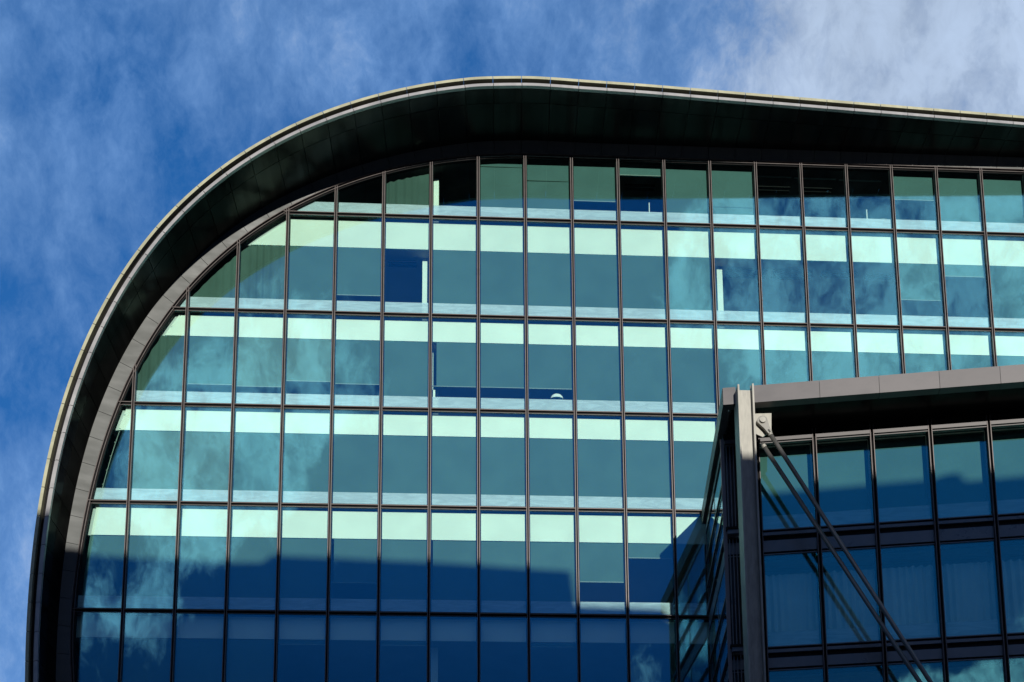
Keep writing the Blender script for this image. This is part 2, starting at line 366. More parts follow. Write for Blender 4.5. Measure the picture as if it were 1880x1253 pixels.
def resample(P, step, s0=0.0):
    """Catmull-Rom through P, then points every `step` of arc length"""
    D = []
    for i in range(len(P) - 1):
        p0 = P[max(i - 1, 0)]; p1 = P[i]; p2 = P[i + 1]; p3 = P[min(i + 2, len(P) - 1)]
        l = math.hypot(p2[0] - p1[0], p2[1] - p1[1]); k = max(2, int(l / 0.05))
        if l > 1.5:
            for j in range(k): t = j / k; D.append((p1[0] + (p2[0] - p1[0]) * t, p1[1] + (p2[1] - p1[1]) * t))
            continue
        for j in range(k):
            t = j / k
            D.append(tuple(0.5 * ((2 * p1[c]) + (-p0[c] + p2[c]) * t + (2 * p0[c] - 5 * p1[c] + 4 * p2[c] - p3[c]) * t * t + (-p0[c] + 3 * p1[c] - 3 * p2[c] + p3[c]) * t ** 3) for c in (0, 1)))
    D.append(P[-1])
    out = []; acc = -s0; nxt = 0.0
    out = [D[0]]; run = 0.0; target = step if s0 == 0 else s0
    for a, b in zip(D, D[1:]):
        l = math.hypot(b[0] - a[0], b[1] - a[1])
        while run + l >= target and l > 0:
            t = (target - run) / l
            out.append((a[0] + (b[0] - a[0]) * t, a[1] + (b[1] - a[1]) * t)); target += step
        run += l
    return out
PAN = 0.87                   # panel length along the rim
SUB = 5
CF = resample(C0, PAN / SUB, 0.03)
AF = resample(A0, 0.06)
def normals(P):
    out = []
    for i in range(len(P)):
        a = P[max(i - 1, 0)]; b = P[min(i + 1, len(P) - 1)]
        dx, dz = b[0] - a[0], b[1] - a[1]; l = math.hypot(dx, dz)
        out.append((-dz / l, dx / l))          # points outwards (left / up) for a curve that climbs then runs right
    return out
CN = normals(CF); AN = normals(AF)
def offs(P, Nn, d): return [(p[0] + n[0] * d, p[1] + n[1] * d) for p, n in zip(P, Nn)]
DK = [(-3.0, 1.50), (-2.0, 1.507), (3.0, 1.998), (8.0, 2.154), (14.0, 2.111), (20.0, 1.78), (28.0, 1.361), (46.0, 0.42)]
def depth(x):
    """how far the eave stands in front of the glass (smoothed through the measured stations)"""
    acc = 0.0
    for k in range(-4, 5):
        q = min(max(x + k * 0.6, -3.0), 46.0)
        for a, b in zip(DK, DK[1:]):
            if a[0] <= q <= b[0]:
                acc += a[1] + (b[1] - a[1]) * (q - a[0]) / (b[0] - a[0]); break
    return acc / 9.0
def nearest_on(P, q):
    return min(P, key=lambda p: (p[0] - q[0]) ** 2 + (p[1] - q[1]) ** 2)
def cross(P, Nn, q, n):
    """point of polyline P met when going from q against normal n"""
    best = None
    for a, b in zip(P, P[1:]):
        ex, ez = b[0] - a[0], b[1] - a[1]
        det = -n[0] * -ez + -ex * n[1]
        det = (-n[0]) * (-ez) - (-n[1]) * (-ex)
        if abs(det) < 1e-9: continue
        rx, rz = a[0] - q[0], a[1] - q[1]
        s = (rx * (-ez) - rz * (-ex)) / det
        u = ((-n[0]) * rz - (-n[1]) * rx) / det
        if -0.02 <= u <= 1.02 and 0 <= s <= 1.5:
            if best is None or s < best[0]: best = (s, (a[0] + ex * u, a[1] + ez * u))
    return best[1] if best else nearest_on(P, q)

# ------------------------------------------------------------------ ground and street
m = MB(); 
m.poly([(-900, -900, -1.6), (900, -900, -1.6), (900, 900, -1.6), (-900, 900, -1.6)])
g = m.build('ground', 'paving'); g['kind'] = 'structure'

# ------------------------------------------------------------------ the curved office building
OB = thing('office_building', 'glass office building with a dark curved overhanging roof edge sweeping down its left side', 'building', (17.0, 3.0, 0.0))
n = len(CF)
segs = [(i, min(i + SUB, n - 1)) for i in range(0, n - 1, SUB)]
G = 0.009
def strip(mb, d0, d1, ya, yb, P, Nn, i0, i1, mi=0, gap=True, flare=False):
    """closed bar swept along P between normal offsets d0,d1; ya,yb = distances behind the eave's front line"""
    for i in range(i0, i1):
        q = []
        for k in (i, i + 1):
            (px, pz), (nx, nz) = P[k], Nn[k]
            if gap and k == i0: t = G
            elif gap and k == i1: t = -G
            else: t = 0
            px += nz * t; pz += -nx * t
            q.append((px, pz, nx, nz))
        (ax, az, anx, anz), (bx, bz, bnx, bnz) = q
        da, db = depth(ax), depth(bx)
        yA0 = ya(ax) if callable(ya) else -da + ya; yB0 = ya(bx) if callable(ya) else -db + ya
        yA1 = yb(ax) if callable(yb) else -da + yb; yB1 = yb(bx) if callable(yb) else -db + yb
        fa = 0.035 * min(1, max(0, (27.0 - az) / 5.0)) if flare else 0; fb = 0.035 * min(1, max(0, (27.0 - bz) / 5.0)) if flare else 0
        mb.hexa([(ax + anx * d0, yA0, az + anz * d0), (bx + bnx * d0, yB0, bz + bnz * d0), (bx + bnx * d1, yB0, bz + bnz * d1), (ax + anx * d1, yA0, az + anz * d1),
                 (ax + anx * (d0 + fa), yA1, az + anz * (d0 + fa)), (bx + bnx * (d0 + fb), yB1, bz + bnz * (d0 + fb)), (bx + bnx * (d1 + fb), yB1, bz + bnz * (d1 + fb)), (ax + anx * (d1 + fa), yA1, az + anz * (d1 + fa))], mi)
lipm = MB(); chan = MB(); capm = MB(); soff = MB(); roofm = MB()
for (i0, i1) in segs:
    strip(lipm, 0.000, 0.095, 0.00, 0.10, CF, CN, i0, i1)
    strip(lipm, 0.097, 0.135, 0.05, 0.12, CF, CN, i0, i1)
    strip(capm, 0.255, 0.345, 0.01, 0.30, CF, CN, i0, i1)
strip(chan, 0.137, 0.253, 0.16, 0.22, CF, CN, 0, n - 1, gap=False)
strip(roofm, 0.20, 0.30, 0.31, lambda x: 14.0, CF, CN, 0, n - 1, gap=False)
strip(roofm, 0.14, 0.18, 0.23, lambda x: -0.2, CF, CN, 0, n - 1, gap=False)
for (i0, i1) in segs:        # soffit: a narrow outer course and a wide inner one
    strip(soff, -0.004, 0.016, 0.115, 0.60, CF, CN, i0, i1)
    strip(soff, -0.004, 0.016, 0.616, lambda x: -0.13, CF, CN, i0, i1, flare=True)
lipm.build('roof_edge_lip', 'lip', OB); chan.build('roof_edge_channel', 'gap', OB); capm.build('roof_edge_cap', 'cap', OB)  # channel is rim metal; its near-black colour paints in the shade
soff.build('soffit', 'soffit', OB); roofm.build('roof_shell', 'roof', OB)
# fascia between the soffit and the glazing
fas = MB()
ACR = [cross(AF, AN, CF[i], CN[i]) for i in range(n)]
for (i0, i1) in segs:
    for i in range(i0, i1):
        q = []
        for k in (i, i + 1):
            t = G * 0.8 if k == i0 else (-G * 0.8 if k == i1 else 0)
            nx, nz = CN[k]
            ff = 0.035 * min(1, max(0, (27.0 - CF[k][1]) / 5.0)) + 0.004
            q.append(((CF[k][0] + nz * t + nx * ff, CF[k][1] - nx * t + nz * ff), (ACR[k][0] + nz * t, ACR[k][1] - nx * t)))
        (c1, a1), (c2, a2) = q
        fas.hexa([(a1[0], -0.03, a1[1]), (a2[0], -0.03, a2[1]), (c2[0], -0.125, c2[1]), (c1[0], -0.125, c1[1]),
                  (a1[0], 0.02, a1[1]), (a2[0], 0.02, a2[1]), (c2[0], -0.06, c2[1]), (c1[0], -0.06, c1[1])])
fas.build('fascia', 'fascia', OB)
bk = MB()
for i in range(n - 1):
    a1, a2, c1, c2 = ACR[i], ACR[i + 1], CF[i], CF[i + 1]
    bk.hexa([(a1[0], 0.03, a1[1]), (a2[0], 0.03, a2[1]), (c2[0], -0.03, c2[1]), (c1[0], -0.03, c1[1]),
             (a1[0], 0.12, a1[1]), (a2[0], 0.12, a2[1]), (c2[0], 0.12, c2[1]), (c1[0], 0.12, c1[1])])
# inner lining of the shell
na = len(AF)
for i in range(0, na - 4, 3):
    j = min(i + 3, na - 1)
    a, b = AF[i], AF[j]; an, bn = AN[i], AN[j]
    P = []
    for y in (0.13, 9.0):
        P += [(a[0] + an[0] * 0.02, y, a[1] + an[1] * 0.02), (b[0] + bn[0] * 0.02, y, b[1] + bn[1] * 0.02), (b[0] + bn[0] * 0.12, y, b[1] + bn[1] * 0.12), (a[0] + an[0] * 0.12, y, a[1] + an[1] * 0.12)]
    bk.hexa(P)
bk.build('inner_lining', 'rear', OB)

# edge frame along the curve (two thin bright bars with a dark gap)
def curve_bar(mb, d0, d1, y0, y1, mi=0, step=2):
    for i in range(0, na - step, step):
        a, b = AF[i], AF[i + step]; an, bn = AN[i], AN[i + step]
        mb.hexa([(a[0] - an[0] * d0, y0, a[1] - an[1] * d0), (b[0] - bn[0] * d0, y0, b[1] - bn[1] * d0), (b[0] - bn[0] * d1, y0, b[1] - bn[1] * d1), (a[0] - an[0] * d1, y0, a[1] - an[1] * d1),
                 (a[0] - an[0] * d0, y1, a[1] - an[1] * d0), (b[0] - bn[0] * d0, y1, b[1] - bn[1] * d0), (b[0] - bn[0] * d1, y1, b[1] - bn[1] * d1), (a[0] - an[0] * d1, y1, a[1] - an[1] * d1)], mi)
ef = MB()
curve_bar(ef, 0.002, 0.022, -0.03, 0.06)
curve_bar(ef, 0.023, 0.067, 0.035, 0.06, 1)
curve_bar(ef, 0.068, 0.086, 0.00, 0.06)
curve_bar(ef, 0.087, 0.125, 0.045, 0.15, 1)
ef.build('edge_frame', ['bronze', 'gap'], OB)

# grid
WM = 1.5
TR = [32.049, 29.681, 26.200, 22.958, 19.699, 16.2335, 12.77]      # rel heights of the transoms, eave first
def clip(poly, x0, x1, z0, z1):
    def cut(P, f, inter):
        out = []
        for i in range(len(P)):
            a, b = P[i - 1], P[i]; fa, fb = f(a), f(b)
            if fa >= 0:
                out.append(a)
                if fb < 0: out.append(inter(a, b, fa, fb))
            elif fb >= 0: out.append(inter(a, b, fa, fb))
        return out
    def it(a, b, fa, fb):
        t = fa / (fa - fb); return (a[0] + (b[0] - a[0]) * t, a[1] + (b[1] - a[1]) * t)
    P = poly
    for f in (lambda p: p[0] - x0, lambda p: x1 - p[0], lambda p: p[1] - z0, lambda p: z1 - p[1]):
        if len(P) < 3: return []
        P = cut(P, f, it)
    Q = []
    for p in P:
        if not Q or math.hypot(p[0] - Q[-1][0], p[1] - Q[-1][1]) > 1e-4: Q.append(p)
    if len(Q) > 2 and math.hypot(Q[0][0] - Q[-1][0], Q[0][1] - Q[-1][1]) < 1e-4: Q.pop()
    return Q if len(Q) >= 3 else []
def region(d):
    P = [(a[0] - nn[0] * d, a[1] - nn[1] * d) for a, nn in zip(AF, AN)][::3]
    return P + [(44.0, 32.049 - d), (44.0, -1.6)]
REG = {d: region(d) for d in (0.0, 0.09, 0.125, 0.16, 0.22, 0.35)}
def area(P):
    return abs(sum(P[i - 1][0] * P[i][1] - P[i][0] * P[i - 1][1] for i in range(len(P)))) / 2
def ztop(x, d=0.03):
    P = REG[0.0]
    best = -9
    for a, b in zip(AF, AF[1:]):
        if (a[0] - x) * (b[0] - x) <= 0 and abs(b[0] - a[0]) > 1e-7:
            z = a[1] + (b[1] - a[1]) * (x - a[0]) / (b[0] - a[0]); best = max(best, z)
    return best - d
def zbot(x):
    # lower crossing, for the belly on the left
    return -1.6

# mullions
LASTC = 21
for c in range(0, LASTC + 1):
    x = c * WM
    if x <= -1.2: continue
    zt = ztop(x, 0.02)
    if c == 0: zt = ztop(0.0, 0.02)
    mb = MB()
    zb = -1.6
    mb.box(x - 0.043, x - 0.022, -0.025, 0.06, zb, zt)
    mb.box(x + 0.022, x + 0.043, -0.025, 0.06, zb, zt)
    mb.box(x - 0.022, x + 0.022, 0.045, 0.06, zb, zt, 1)
    mb.box(x - 0.048, x + 0.048, 0.06, 0.14, zb, zt - 0.03, 1)
    mb.build('mullion', ['bronze', 'gap'], OB)
# transoms, in lengths between the mullions
for z in TR[1:]:
    xl = min(p[0] for p in clip(REG[0.0], -3, 44, z - 0.01, z + 0.01)) + 0.03
    mb = MB()
    xs = [xl] + [c * WM for c in range(0, LASTC + 1) if c * WM > xl + 0.1]
    for a, b in zip(xs, xs[1:]):
        a2 = a + (0.049 if a != xl else 0.0); b2 = b - 0.049
        if b2 - a2 < 0.03: continue
        mb.box(a2, b2, -0.012, 0.06, z - 0.010, z + 0.012)           # bright nose
        mb.box(a2, b2, 0.025, 0.06, z + 0.0135, z + 0.045, 1)
        mb.box(a2, b2, 0.045, 0.06, z - 0.0675, z - 0.0105, 1)        # deep recess
        mb.box(a2, b2, 0.03, 0.06, z - 0.080, z - 0.068)           # lower bright bead
        mb.box(a2, b2, 0.06, 0.13, z - 0.085, z + 0.035, 1)
    mb.build('transom', ['bronze', 'gap'], OB)

# floors: white board along each slab edge, dark ceiling behind
BULK = {1: (29.605, 28.626), 2: (26.113, 25.384), 3: (22.864, 22.152), 4: (19.607, 18.695), 5: (16.129, 15.434), 6: (12.66, 11.9)}
for r, (zt, zb) in BULK.items():
    P = clip(REG[0.22], -3, 44, zb, zt)
    mb = MB(); mb.prism(P, 0.20, 0.24); mb.build('ceiling_edge_board', 'white', OB)
    P = clip(REG[0.0], -3, 44, zb + 0.01, zt - 0.01)
    mb = MB(); mb.prism(P, 0.25, 8.6); mb.build('ceiling', 'ceiling', OB)
    P = clip(REG[0.0], -3, 44, zt, TR[r] + 0.06)
    mb = MB(); mb.prism(P, 0.40, 8.6); mb.build('floor_slab', 'floorc', OB)
mb = MB(); mb.prism(clip(REG[0.0], -3, 44, -1.6, 31.95), 8.7, 9.0)
mb.build('back_wall', 'rear', OB)
# ceiling grilles and light strips in the rooms without blinds
for (xa, xb, za, k) in ((18.6, 19.9, 28.62, 3), (20.1, 21.4, 28.62, 3), (21.7, 22.9, 28.60, 2), (23.2, 24.3, 28.58, 2), (7.6, 8.5, 28.55, 2), (19.6, 20.8, 31.70, 2), (21.1, 22.2, 31.70, 2), (15.3, 16.3, 31.62, 2)):
    mb = MB()
    for j in range(k):
        mb.box(xa, xb, 0.62 + 0.16 * j, 0.70 + 0.16 * j, za - 0.03, za)
    mb.build('ceiling_grille', 'gap', OB)
for (xa, xb, z) in ((20.9, 22.3, 31.90), (22.4, 23.8, 31.88), (19.6, 20.8, 31.92)):
    mb = MB(); mb.box(xa, xb, 0.45, 0.49, z - 0.02, z); mb.build('ceiling_light', 'hem', OB)

def curtain_mesh(x0, x1, z0, z1, y, reg, amp=0.035, waves=9, fr=None, ph=0.0):
    """pleated sheet, clipped to the arch by lowering its top"""
    mb = MB(); k = 60; cols = []
    for i in range(k + 1):
        t = i / k; x = x0 + (x1 - x0) * t
        a = t * waves * 2 * math.pi + ph
        yy = y + amp * math.sin(a + 0.8 * math.sin(t * 9 + ph)) * (0.6 + 0.4 * math.sin(t * 5 + ph * 2))
        zt = z1
        if reg is not None:
            q = ztop(x, reg); zt = min(z1, q) if q > -5 else z0
        if zt - z0 < 0.02: continue
        cols.append((x, yy, z0, zt))
    for a, b in zip(cols, cols[1:]):
        P = [(a[0], a[1], a[2]), (b[0], b[1], b[2]), (b[0], b[1], b[3]), (a[0], a[1], a[3])]
        mb.hexa(P + [(p[0], p[1] + 0.004, p[2]) for p in P])
    return mb

# blinds: state of each pane: (kind, rel z of its lower edge or None = full); 'pale' has the reflected cloud painted into its colour
full = ('full', None)
BL = {}
for c in range(3, LASTC): BL[(0, c)] = full
BL[(0, 3)] = None; BL[(0, 4)] = None; BL[(0, 5)] = ('curtain', None); BL[(0, 6)] = None
BL[(0, 9)] = ('part', 30.61); BL[(0, 10)] = ('part', 31.61); BL[(0, 13)] = None; BL[(0, 14)] = None; BL[(0, 15)] = None
BL[(0, 16)] = ('part', 31.02)
for c in range(1, LASTC): BL[(1, c)] = full
BL[(1, 1)] = ('curtain', None); BL[(1, 2)] = ('curtain', None); BL[(1, 4)] = ('part', 26.99); BL[(1, 5)] = None
BL[(1, 12)] = None; BL[(1, 13)] = None; BL[(1, 14)] = None; BL[(1, 15)] = None; BL[(1, 16)] = ('part', 27.35); BL[(1, 17)] = ('part', 28.25)
for c in range(0, LASTC): BL[(2, c)] = full
BL[(2, -1)] = None
BL[(2, 0)] = ('curtain', None); BL[(2, 1)] = ('part', 23.79); BL[(2, 2)] = ('pale', 23.75); BL[(2, 3)] = ('pale', 23.97)
BL[(2, 4)] = ('part', 23.91); BL[(2, 6)] = ('part', 23.90); BL[(2, 7)] = ('part', 23.90); BL[(2, 8)] = ('part', 23.90)
for c in range(-1, LASTC): BL[(3, c)] = full
BL[(3, -1)] = None; BL[(3, 0)] = ('pale', None); BL[(3, 1)] = ('pale', None); BL[(3, 2)] = full
for c in range(-1, LASTC): BL[(4, c)] = full
BL[(4, 4)] = ('part', 17.3); BL[(4, 9)] = ('part', 17.43); BL[(4, 10)] = ('part', 18.24)
BL[(4, 11)] = None
for c in range(-1, LASTC): BL[(5, c)] = ('part', 15.31) if c in (3, 5, 8) else None
BL[(5, -1)] = full; BL[(5, 0)] = full; BL[(5, 1)] = full; BL[(5, 2)] = full

nwin = 0
LAST = {0: 19, 1: 19, 2: 18, 3: 12, 4: 12, 5: 12}
rest = MB()
for r in range(0, 6):
    for c in range(-1, LASTC):
        x0, x1 = c * WM, (c + 1) * WM
        if r == 0: z1 = 32.2
        else: z1 = TR[r] - 0.0805
        z0 = TR[r + 1] + 0.046
        xa, xb = x0 + 0.042, x1 - 0.042
        P = clip(REG[0.09], xa, xb, z0, z1)
        if not P or area(P) < 0.03: continue
        if c > LAST[r]:
            rest.prism(P, 0.048, 0.072)
            continue
        wmb = MB(); wmb.prism(P, 0.048, 0.072)
        # every pane sits very slightly out of true
        tx, tz = random.uniform(-1, 1) * 0.0022, random.uniform(-1, 1) * 0.0022
        cx, cz = (x0 + x1) / 2, (z0 + z1) / 2
        wmb.v = [(x, y + (x - cx) * tx + (z - cz) * tz, z) for x, y, z in wmb.v]
        w = wmb.build('window', 'glass', OB); nwin += 1
        # inner frame
        fm = MB()
        Pin = clip(REG[0.16], xa + 0.03, xb - 0.03, z0 + 0.03, z1 - 0.03)
        if area(P) > 0.35 and len(Pin) > 2 and c >= 3 or (r >= 2 and c >= 1):
            fm.box(xa, xa + 0.03, 0.076, 0.12, z0, max(p[1] for p in P if p[0] < xa + 0.4) - 0.02)
            fm.box(xb - 0.03, xb, 0.076, 0.12, z0, max(p[1] for p in P if p[0] > xb - 0.4) - 0.02)
            fm.box(xa + 0.031, xb - 0.031, 0.076, 0.12, z0, z0 + 0.02)
            fm.build('frame', 'gap', w)
        # frosted band along the foot
        fz = 0.475
        Pf = clip(REG[0.125], xa + 0.031 - 0.03, xb - 0.031 + 0.03, z0 + 0.022, TR[r + 1] + fz)
        if Pf and area(Pf) > 0.01 and not (r == 2 and c == -1):
            f2 = MB(); f2.prism(Pf, 0.125, 0.128); f2.build('frosted_band', 'frit', w)
        st = BL.get((r, c))
        bt = (31.78 if r == 0 else BULK[r][1] - 0.045)
        if st and st[0] == 'curtain':
            cm = curtain_mesh(x0 + 0.05, x1 - 0.05, TR[r + 1] + 0.05, bt if r else 31.5, 0.168, 0.34, amp=0.022, waves=6, ph=c * 1.3)
            if cm.v: cm.build('curtain', 'curtain', w)
        elif st:
            lo = TR[r + 1] + 0.06 if st[1] is None else st[1] - 0.10 * st[1] / 34.0
            Pb = clip(REG[0.22], x0 + {(2, 6): 0.19, (4, 6): 0.11, (4, 4): 0.13}.get((r, c), 0.035), x1 - (0.09 if r == 0 else 0.04), lo, bt)
            if Pb and area(Pb) > 0.02:
                b2 = MB(); y = 0.165 + random.uniform(-0.004, 0.004)
                b2.prism(Pb, y, y + 0.006)
                b2.v = [(a, b_ + 0.006 * math.sin((a - x0) * 2.1 + c), z_) for a, b_, z_ in b2.v]
                bl = b2.build('blind', 'blind_cloud_reflect' if st[0] == 'pale' else 'blind', w)
                if st[1] is not None:
                    h = MB(); h.box(x0 + 0.035, x1 - 0.035, y - 0.018, y - 0.008, lo - 0.022, lo); h.build('hem_bar', 'hem', w)
        if (r, c) in ((0, 7), (0, 8), (0, 12)):
            zz = {7: 31.66, 8: 31.20, 12: 30.45}[c]
            h = MB(); h.box(x0 + 0.05, x1 - 0.05, 0.145, 0.155, zz - 0.012, zz + 0.008); h.build('blind_rail', 'curtain', w)
if rest.v:
    ro = rest.build('window_pane', 'glass', OB)
# lower storeys below the picture: plain dark glazing with the same grid
mb = MB(); mb.box(-1.1, 43.9, 0.048, 0.072, -1.6, TR[6] - 0.09); mb.build('ground_storey_glazing', 'glass', OB)
mb = MB(); mb.box(-1.1, 43.9, 0.6, 0.7, -1.6, BULK[6][1] - 0.02); mb.build('ground_storey_wall', 'dark', OB)
# room columns and partition ends behind the glass
for (xa, xb, za, zb) in ((9.00, 9.21, 29.8, 31.55), (8.70, 8.88, 26.3, 28.60), (18.23, 18.41, 26.3, 28.60), (9.00, 9.06, 23.1, 25.45), (9.0, 9.23, 23.1, 24.0),
                         (7.16, 7.20, 23.2, 23.8), (8.98, 9.03, 17.95, 18.74), (9.02, 9.25, 13.0, 15.4), (6.07, 6.12, 17.9, 18.72)):
    mb = MB(); mb.box(xa, xb, 0.60, 0.75, za, zb); mb.build('room_column', 'white', OB)
# pale rail following the curve inside the left panes
rail = MB()
pts = []
for a, an in list(zip(AF, AN)):
    if 19.9 < a[1] < 28.6 and a[0] < 3: pts.append((a[0] - an[0] * 0.26, 0.22, a[1] - an[1] * 0.26))
rail.tube(pts[::4], 0.011, 6)
for p in pts[::8]: rail.box(p[0] - 0.03, p[0] + 0.01, 0.20, 0.24, p[2] - 0.012, p[2] + 0.012)
rail.build('curtain_rail', 'hem', OB)

# ------------------------------------------------------------------ the wing
TH = -0.16066
ct, st_ = math.cos(TH), math.sin(TH)
WO = (19.506, -5.063)
def wf(p):       # local (s, n inward, z) -> world; n is depth behind the glass
    s, nn, z = p
    return (WO[0] + s * ct - nn * st_, WO[1] + s * st_ + nn * ct, z)
OW = thing('office_wing', 'lower glass office block jutting forward with a flat grey parapet and dark spandrel bands', 'building', (20.0, -6.0, 0.0))
WW2 = 1.5
SC = -2.40                     # wing's glass corner
SE = 15.0
PT, PB = 19.695, 19.215
CN0 = (16.917, -5.935)          # parapet corner
# parapet front: from the corner along the wing direction
def along(s): return (CN0[0] + s * ct, CN0[1] + s * st_)
inn = (-st_, ct)               # inward normal
par = MB()
cuts = [0.0, 0.335, 0.700, 2.467, 3.967, 5.467, 6.967, 8.467, 9.967, 11.467, 12.967, 14.467, 16.0]
for a, b in zip(cuts, cuts[1:]):
    if (a, b) == (0.335, 0.700): continue
    A, B = along(a + 0.005), along(b - 0.005)
    par.vprism([A, B, (B[0] + inn[0] * 0.25, B[1] + inn[1] * 0.25), (A[0] + inn[0] * 0.25, A[1] + inn[1] * 0.25)], PB, PT)
par.build('parapet', 'parapet', OW)
# side parapet: from the corner back to the main facade
JX = (17.350, -0.05)
sd = Vector((JX[0] - CN0[0], JX[1] - CN0[1])); Ls = sd.length; sd.normalize(); sn = (sd[1], -sd[0])
sp_ = MB()
k = 8
for i in range(k):
    a = 0.012 + (Ls - 0.012) * i / k + 0.004; b = 0.012 + (Ls - 0.012) * (i + 1) / k - 0.004
    A = (CN0[0] + sd[0] * a, CN0[1] + sd[1] * a); B = (CN0[0] + sd[0] * b, CN0[1] + sd[1] * b)
    if i == 0: A = (A[0] + inn[0] * 0.26, A[1] + inn[1] * 0.26) if False else A
    off = 0.20
    if i == 0:
        # mitre against the front parapet
        A = (CN0[0] + sd[0] * 0.012, CN0[1] + sd[1] * 0.012 + 0.0)
        A2 = (CN0[0] + inn[0] * 0.255 + ct * 0.14, CN0[1] + inn[1] * 0.255 + st_ * 0.14)
        sp_.vprism([(CN0[0] - 0.004 + sd[0] * 0.02, CN0[1] + sd[1] * 0.02 ), B, (B[0] + sn[0] * off, B[1] + sn[1] * off), A2], PB + 0.002, PT - 0.002)
    else:
        sp_.vprism([A, B, (B[0] + sn[0] * off, B[1] + sn[1] * off), (A[0] + sn[0] * off, A[1] + sn[1] * off)], PB, PT)
sp_.build('side_parapet', 'parapet', OW)
# soffit under the eave and flat roof
F1 = (CN0[0] + inn[0] * 0.26 + ct * 0.22, CN0[1] + inn[1] * 0.26 + st_ * 0.22)
F2 = along(SE + 0.4); F2 = (F2[0] + inn[0] * 0.26, F2[1] + inn[1] * 0.26)
B1 = (JX[0] + sn[0] * 0.21, -0.16); B2 = (F2[0] + 8, -0.16)
sf = MB(); sf.vprism([F1, F2, B2, B1], PB + 0.01, PB + 0.05); sf.build('soffit', 'soffit', OW)
rf = MB(); rf.vprism([F1, F2, B2, B1], PB + 0.06, PT - 0.12); rf.build('roof', 'roof', OW)

# front glazing
WZ = [(18.83, 16.36, 18.60), (15.63, 13.09, None), (12.41, 9.82, None), (9.14, 6.55, None)]
BANDS = [(16.36, 15.63), (13.09, 12.41), (9.82, 9.14)]
for kx in range(-1, 10):
    s = kx * WW2
    mb = MB()
    zt = 19.12
    mb.box(s - 0.052, s - 0.032, -0.12, 0.0, -1.6, zt, 0, wf)
    mb.box(s + 0.032, s + 0.052, -0.12, 0.0, -1.6, zt, 0, wf)
    mb.box(s - 0.032, s + 0.032, -0.04, 0.0, -1.6, zt - 0.08, 1, wf)
    mb.box(s - 0.056, s + 0.056, 0.0, 0.15, -1.6, zt - 0.2, 1, wf)
    mb.build('mullion', ['bronze', 'gap'], OW)
for kx in range(-2, 9):
    s0 = kx * WW2; a, b = s0 + 0.056, s0 + WW2 - 0.056
    if kx == -2: a = SC + 0.03
    mb = MB()
    mb.box(a, b, -0.115, -0.03, 18.845, 18.952, 0, wf)      # head panel, catches the sun
    mb.box(a, b, -0.10, -0.03, 18.79, 18.812, 0, wf)
    mb.box(a, b, 0.002, 0.2, 18.83, 19.21, 1, wf)
    mb.build('head_panel', ['parapet', 'gap'], OW)
    for (zt, zb) in BANDS:
        mb = MB()
        mb.box(a, b, 0.0, 0.12, zb, zt, 1, wf)
        mb.box(a, b, -0.06, -0.001, zt - 0.190, zt - 0.105, 0, wf)    # sill ledge
        mb.box(a, b, -0.02, -0.002, zb + 0.09, zt - 0.32, 2, wf)
        mb.box(a, b, -0.03, -0.001, zt - 0.03, zt - 0.004, 0, wf)
        mb.box(a, b, -0.03, -0.001, zb + 0.004, zb + 0.03, 0, wf)
        mb.build('spandrel', ['spandrel', 'gap', 'spandrel'], OW)
    if kx == -2:
        mb = MB(); mb.box(a, b, 0.001, 0.10, -1.6, 18.82, 0, wf); mb.build('corner_panel', 'soffit', OW)
        continue
    for ri, (z1, z0, bt) in enumerate(WZ):
        wmb = MB(); wmb.box(a + 0.01 if kx > -2 else a, b - 0.01, -0.012, 0.012, z0 + 0.002, z1 - 0.002)
        tx, tz = random.uniform(-1, 1) * 0.0018, random.uniform(-1, 1) * 0.0018
        cx, cz = (a + b) / 2, (z0 + z1) / 2
        wmb.v = [wf((x, y + (x - cx) * tx + (z - cz) * tz, z)) for x, y, z in wmb.v]
        w = wmb.build('window', 'glassw', OW)
        fz = 0.42
        f2 = MB(); f2.box(a + 0.02, b - 0.02, 0.05, 0.053, z0 + 0.01, z0 + fz, 0, wf); f2.build('frosted_band', 'frit', w)
        f3 = MB(); f3.box(b - 0.05, b - 0.012, 0.016, 0.10, z0 + 0.01, z1 - 0.01, 0, wf); f3.box(a, b - 0.06, 0.016, 0.10, z1 - 0.10, z1 - 0.01, 0, wf); f3.build('frame', 'gap', w)
        if ri == 0:
            b2 = MB(); b2.box(a, b - 0.05, 0.24, 0.246, z0 + 0.02, bt, 0, wf); b2.build('blind', 'blind', w)
        elif ri == 1:
            cm = curtain_mesh(a, b, z0 + 0.02, z1 - 0.40, 0.32, None, amp=0.06, waves=7, ph=kx * 2.1)
            cm.v = [wf(p) for p in cm.v]
            cm.build('curtain', 'wcurt', w)
# inside of the wing
for (zt, zb) in BANDS + [(19.21, 18.80)]:
    mb = MB(); mb.box(SC + 0.3, SE, 0.7, 8.0, zb + 0.05, zt - 0.05, 0, wf); mb.build('floor_slab', 'ceiling', OW)
mb = MB(); mb.box(SC + 1.6, SE, 6.5, 6.7, -1.6, 18.8, 0, wf); mb.build('back_wall', 'dark', OW)
# thin service rails on the ceiling seen over the curtains
mb = MB()
for q, (z, yy) in enumerate(((15.50, 0.62), (15.50, 0.95))):
    mb.box(SC + 0.4, SE, yy, yy + 0.03, z, z + 0.018, 0, wf)
mb.build('ceiling_track', 'hem', OW)
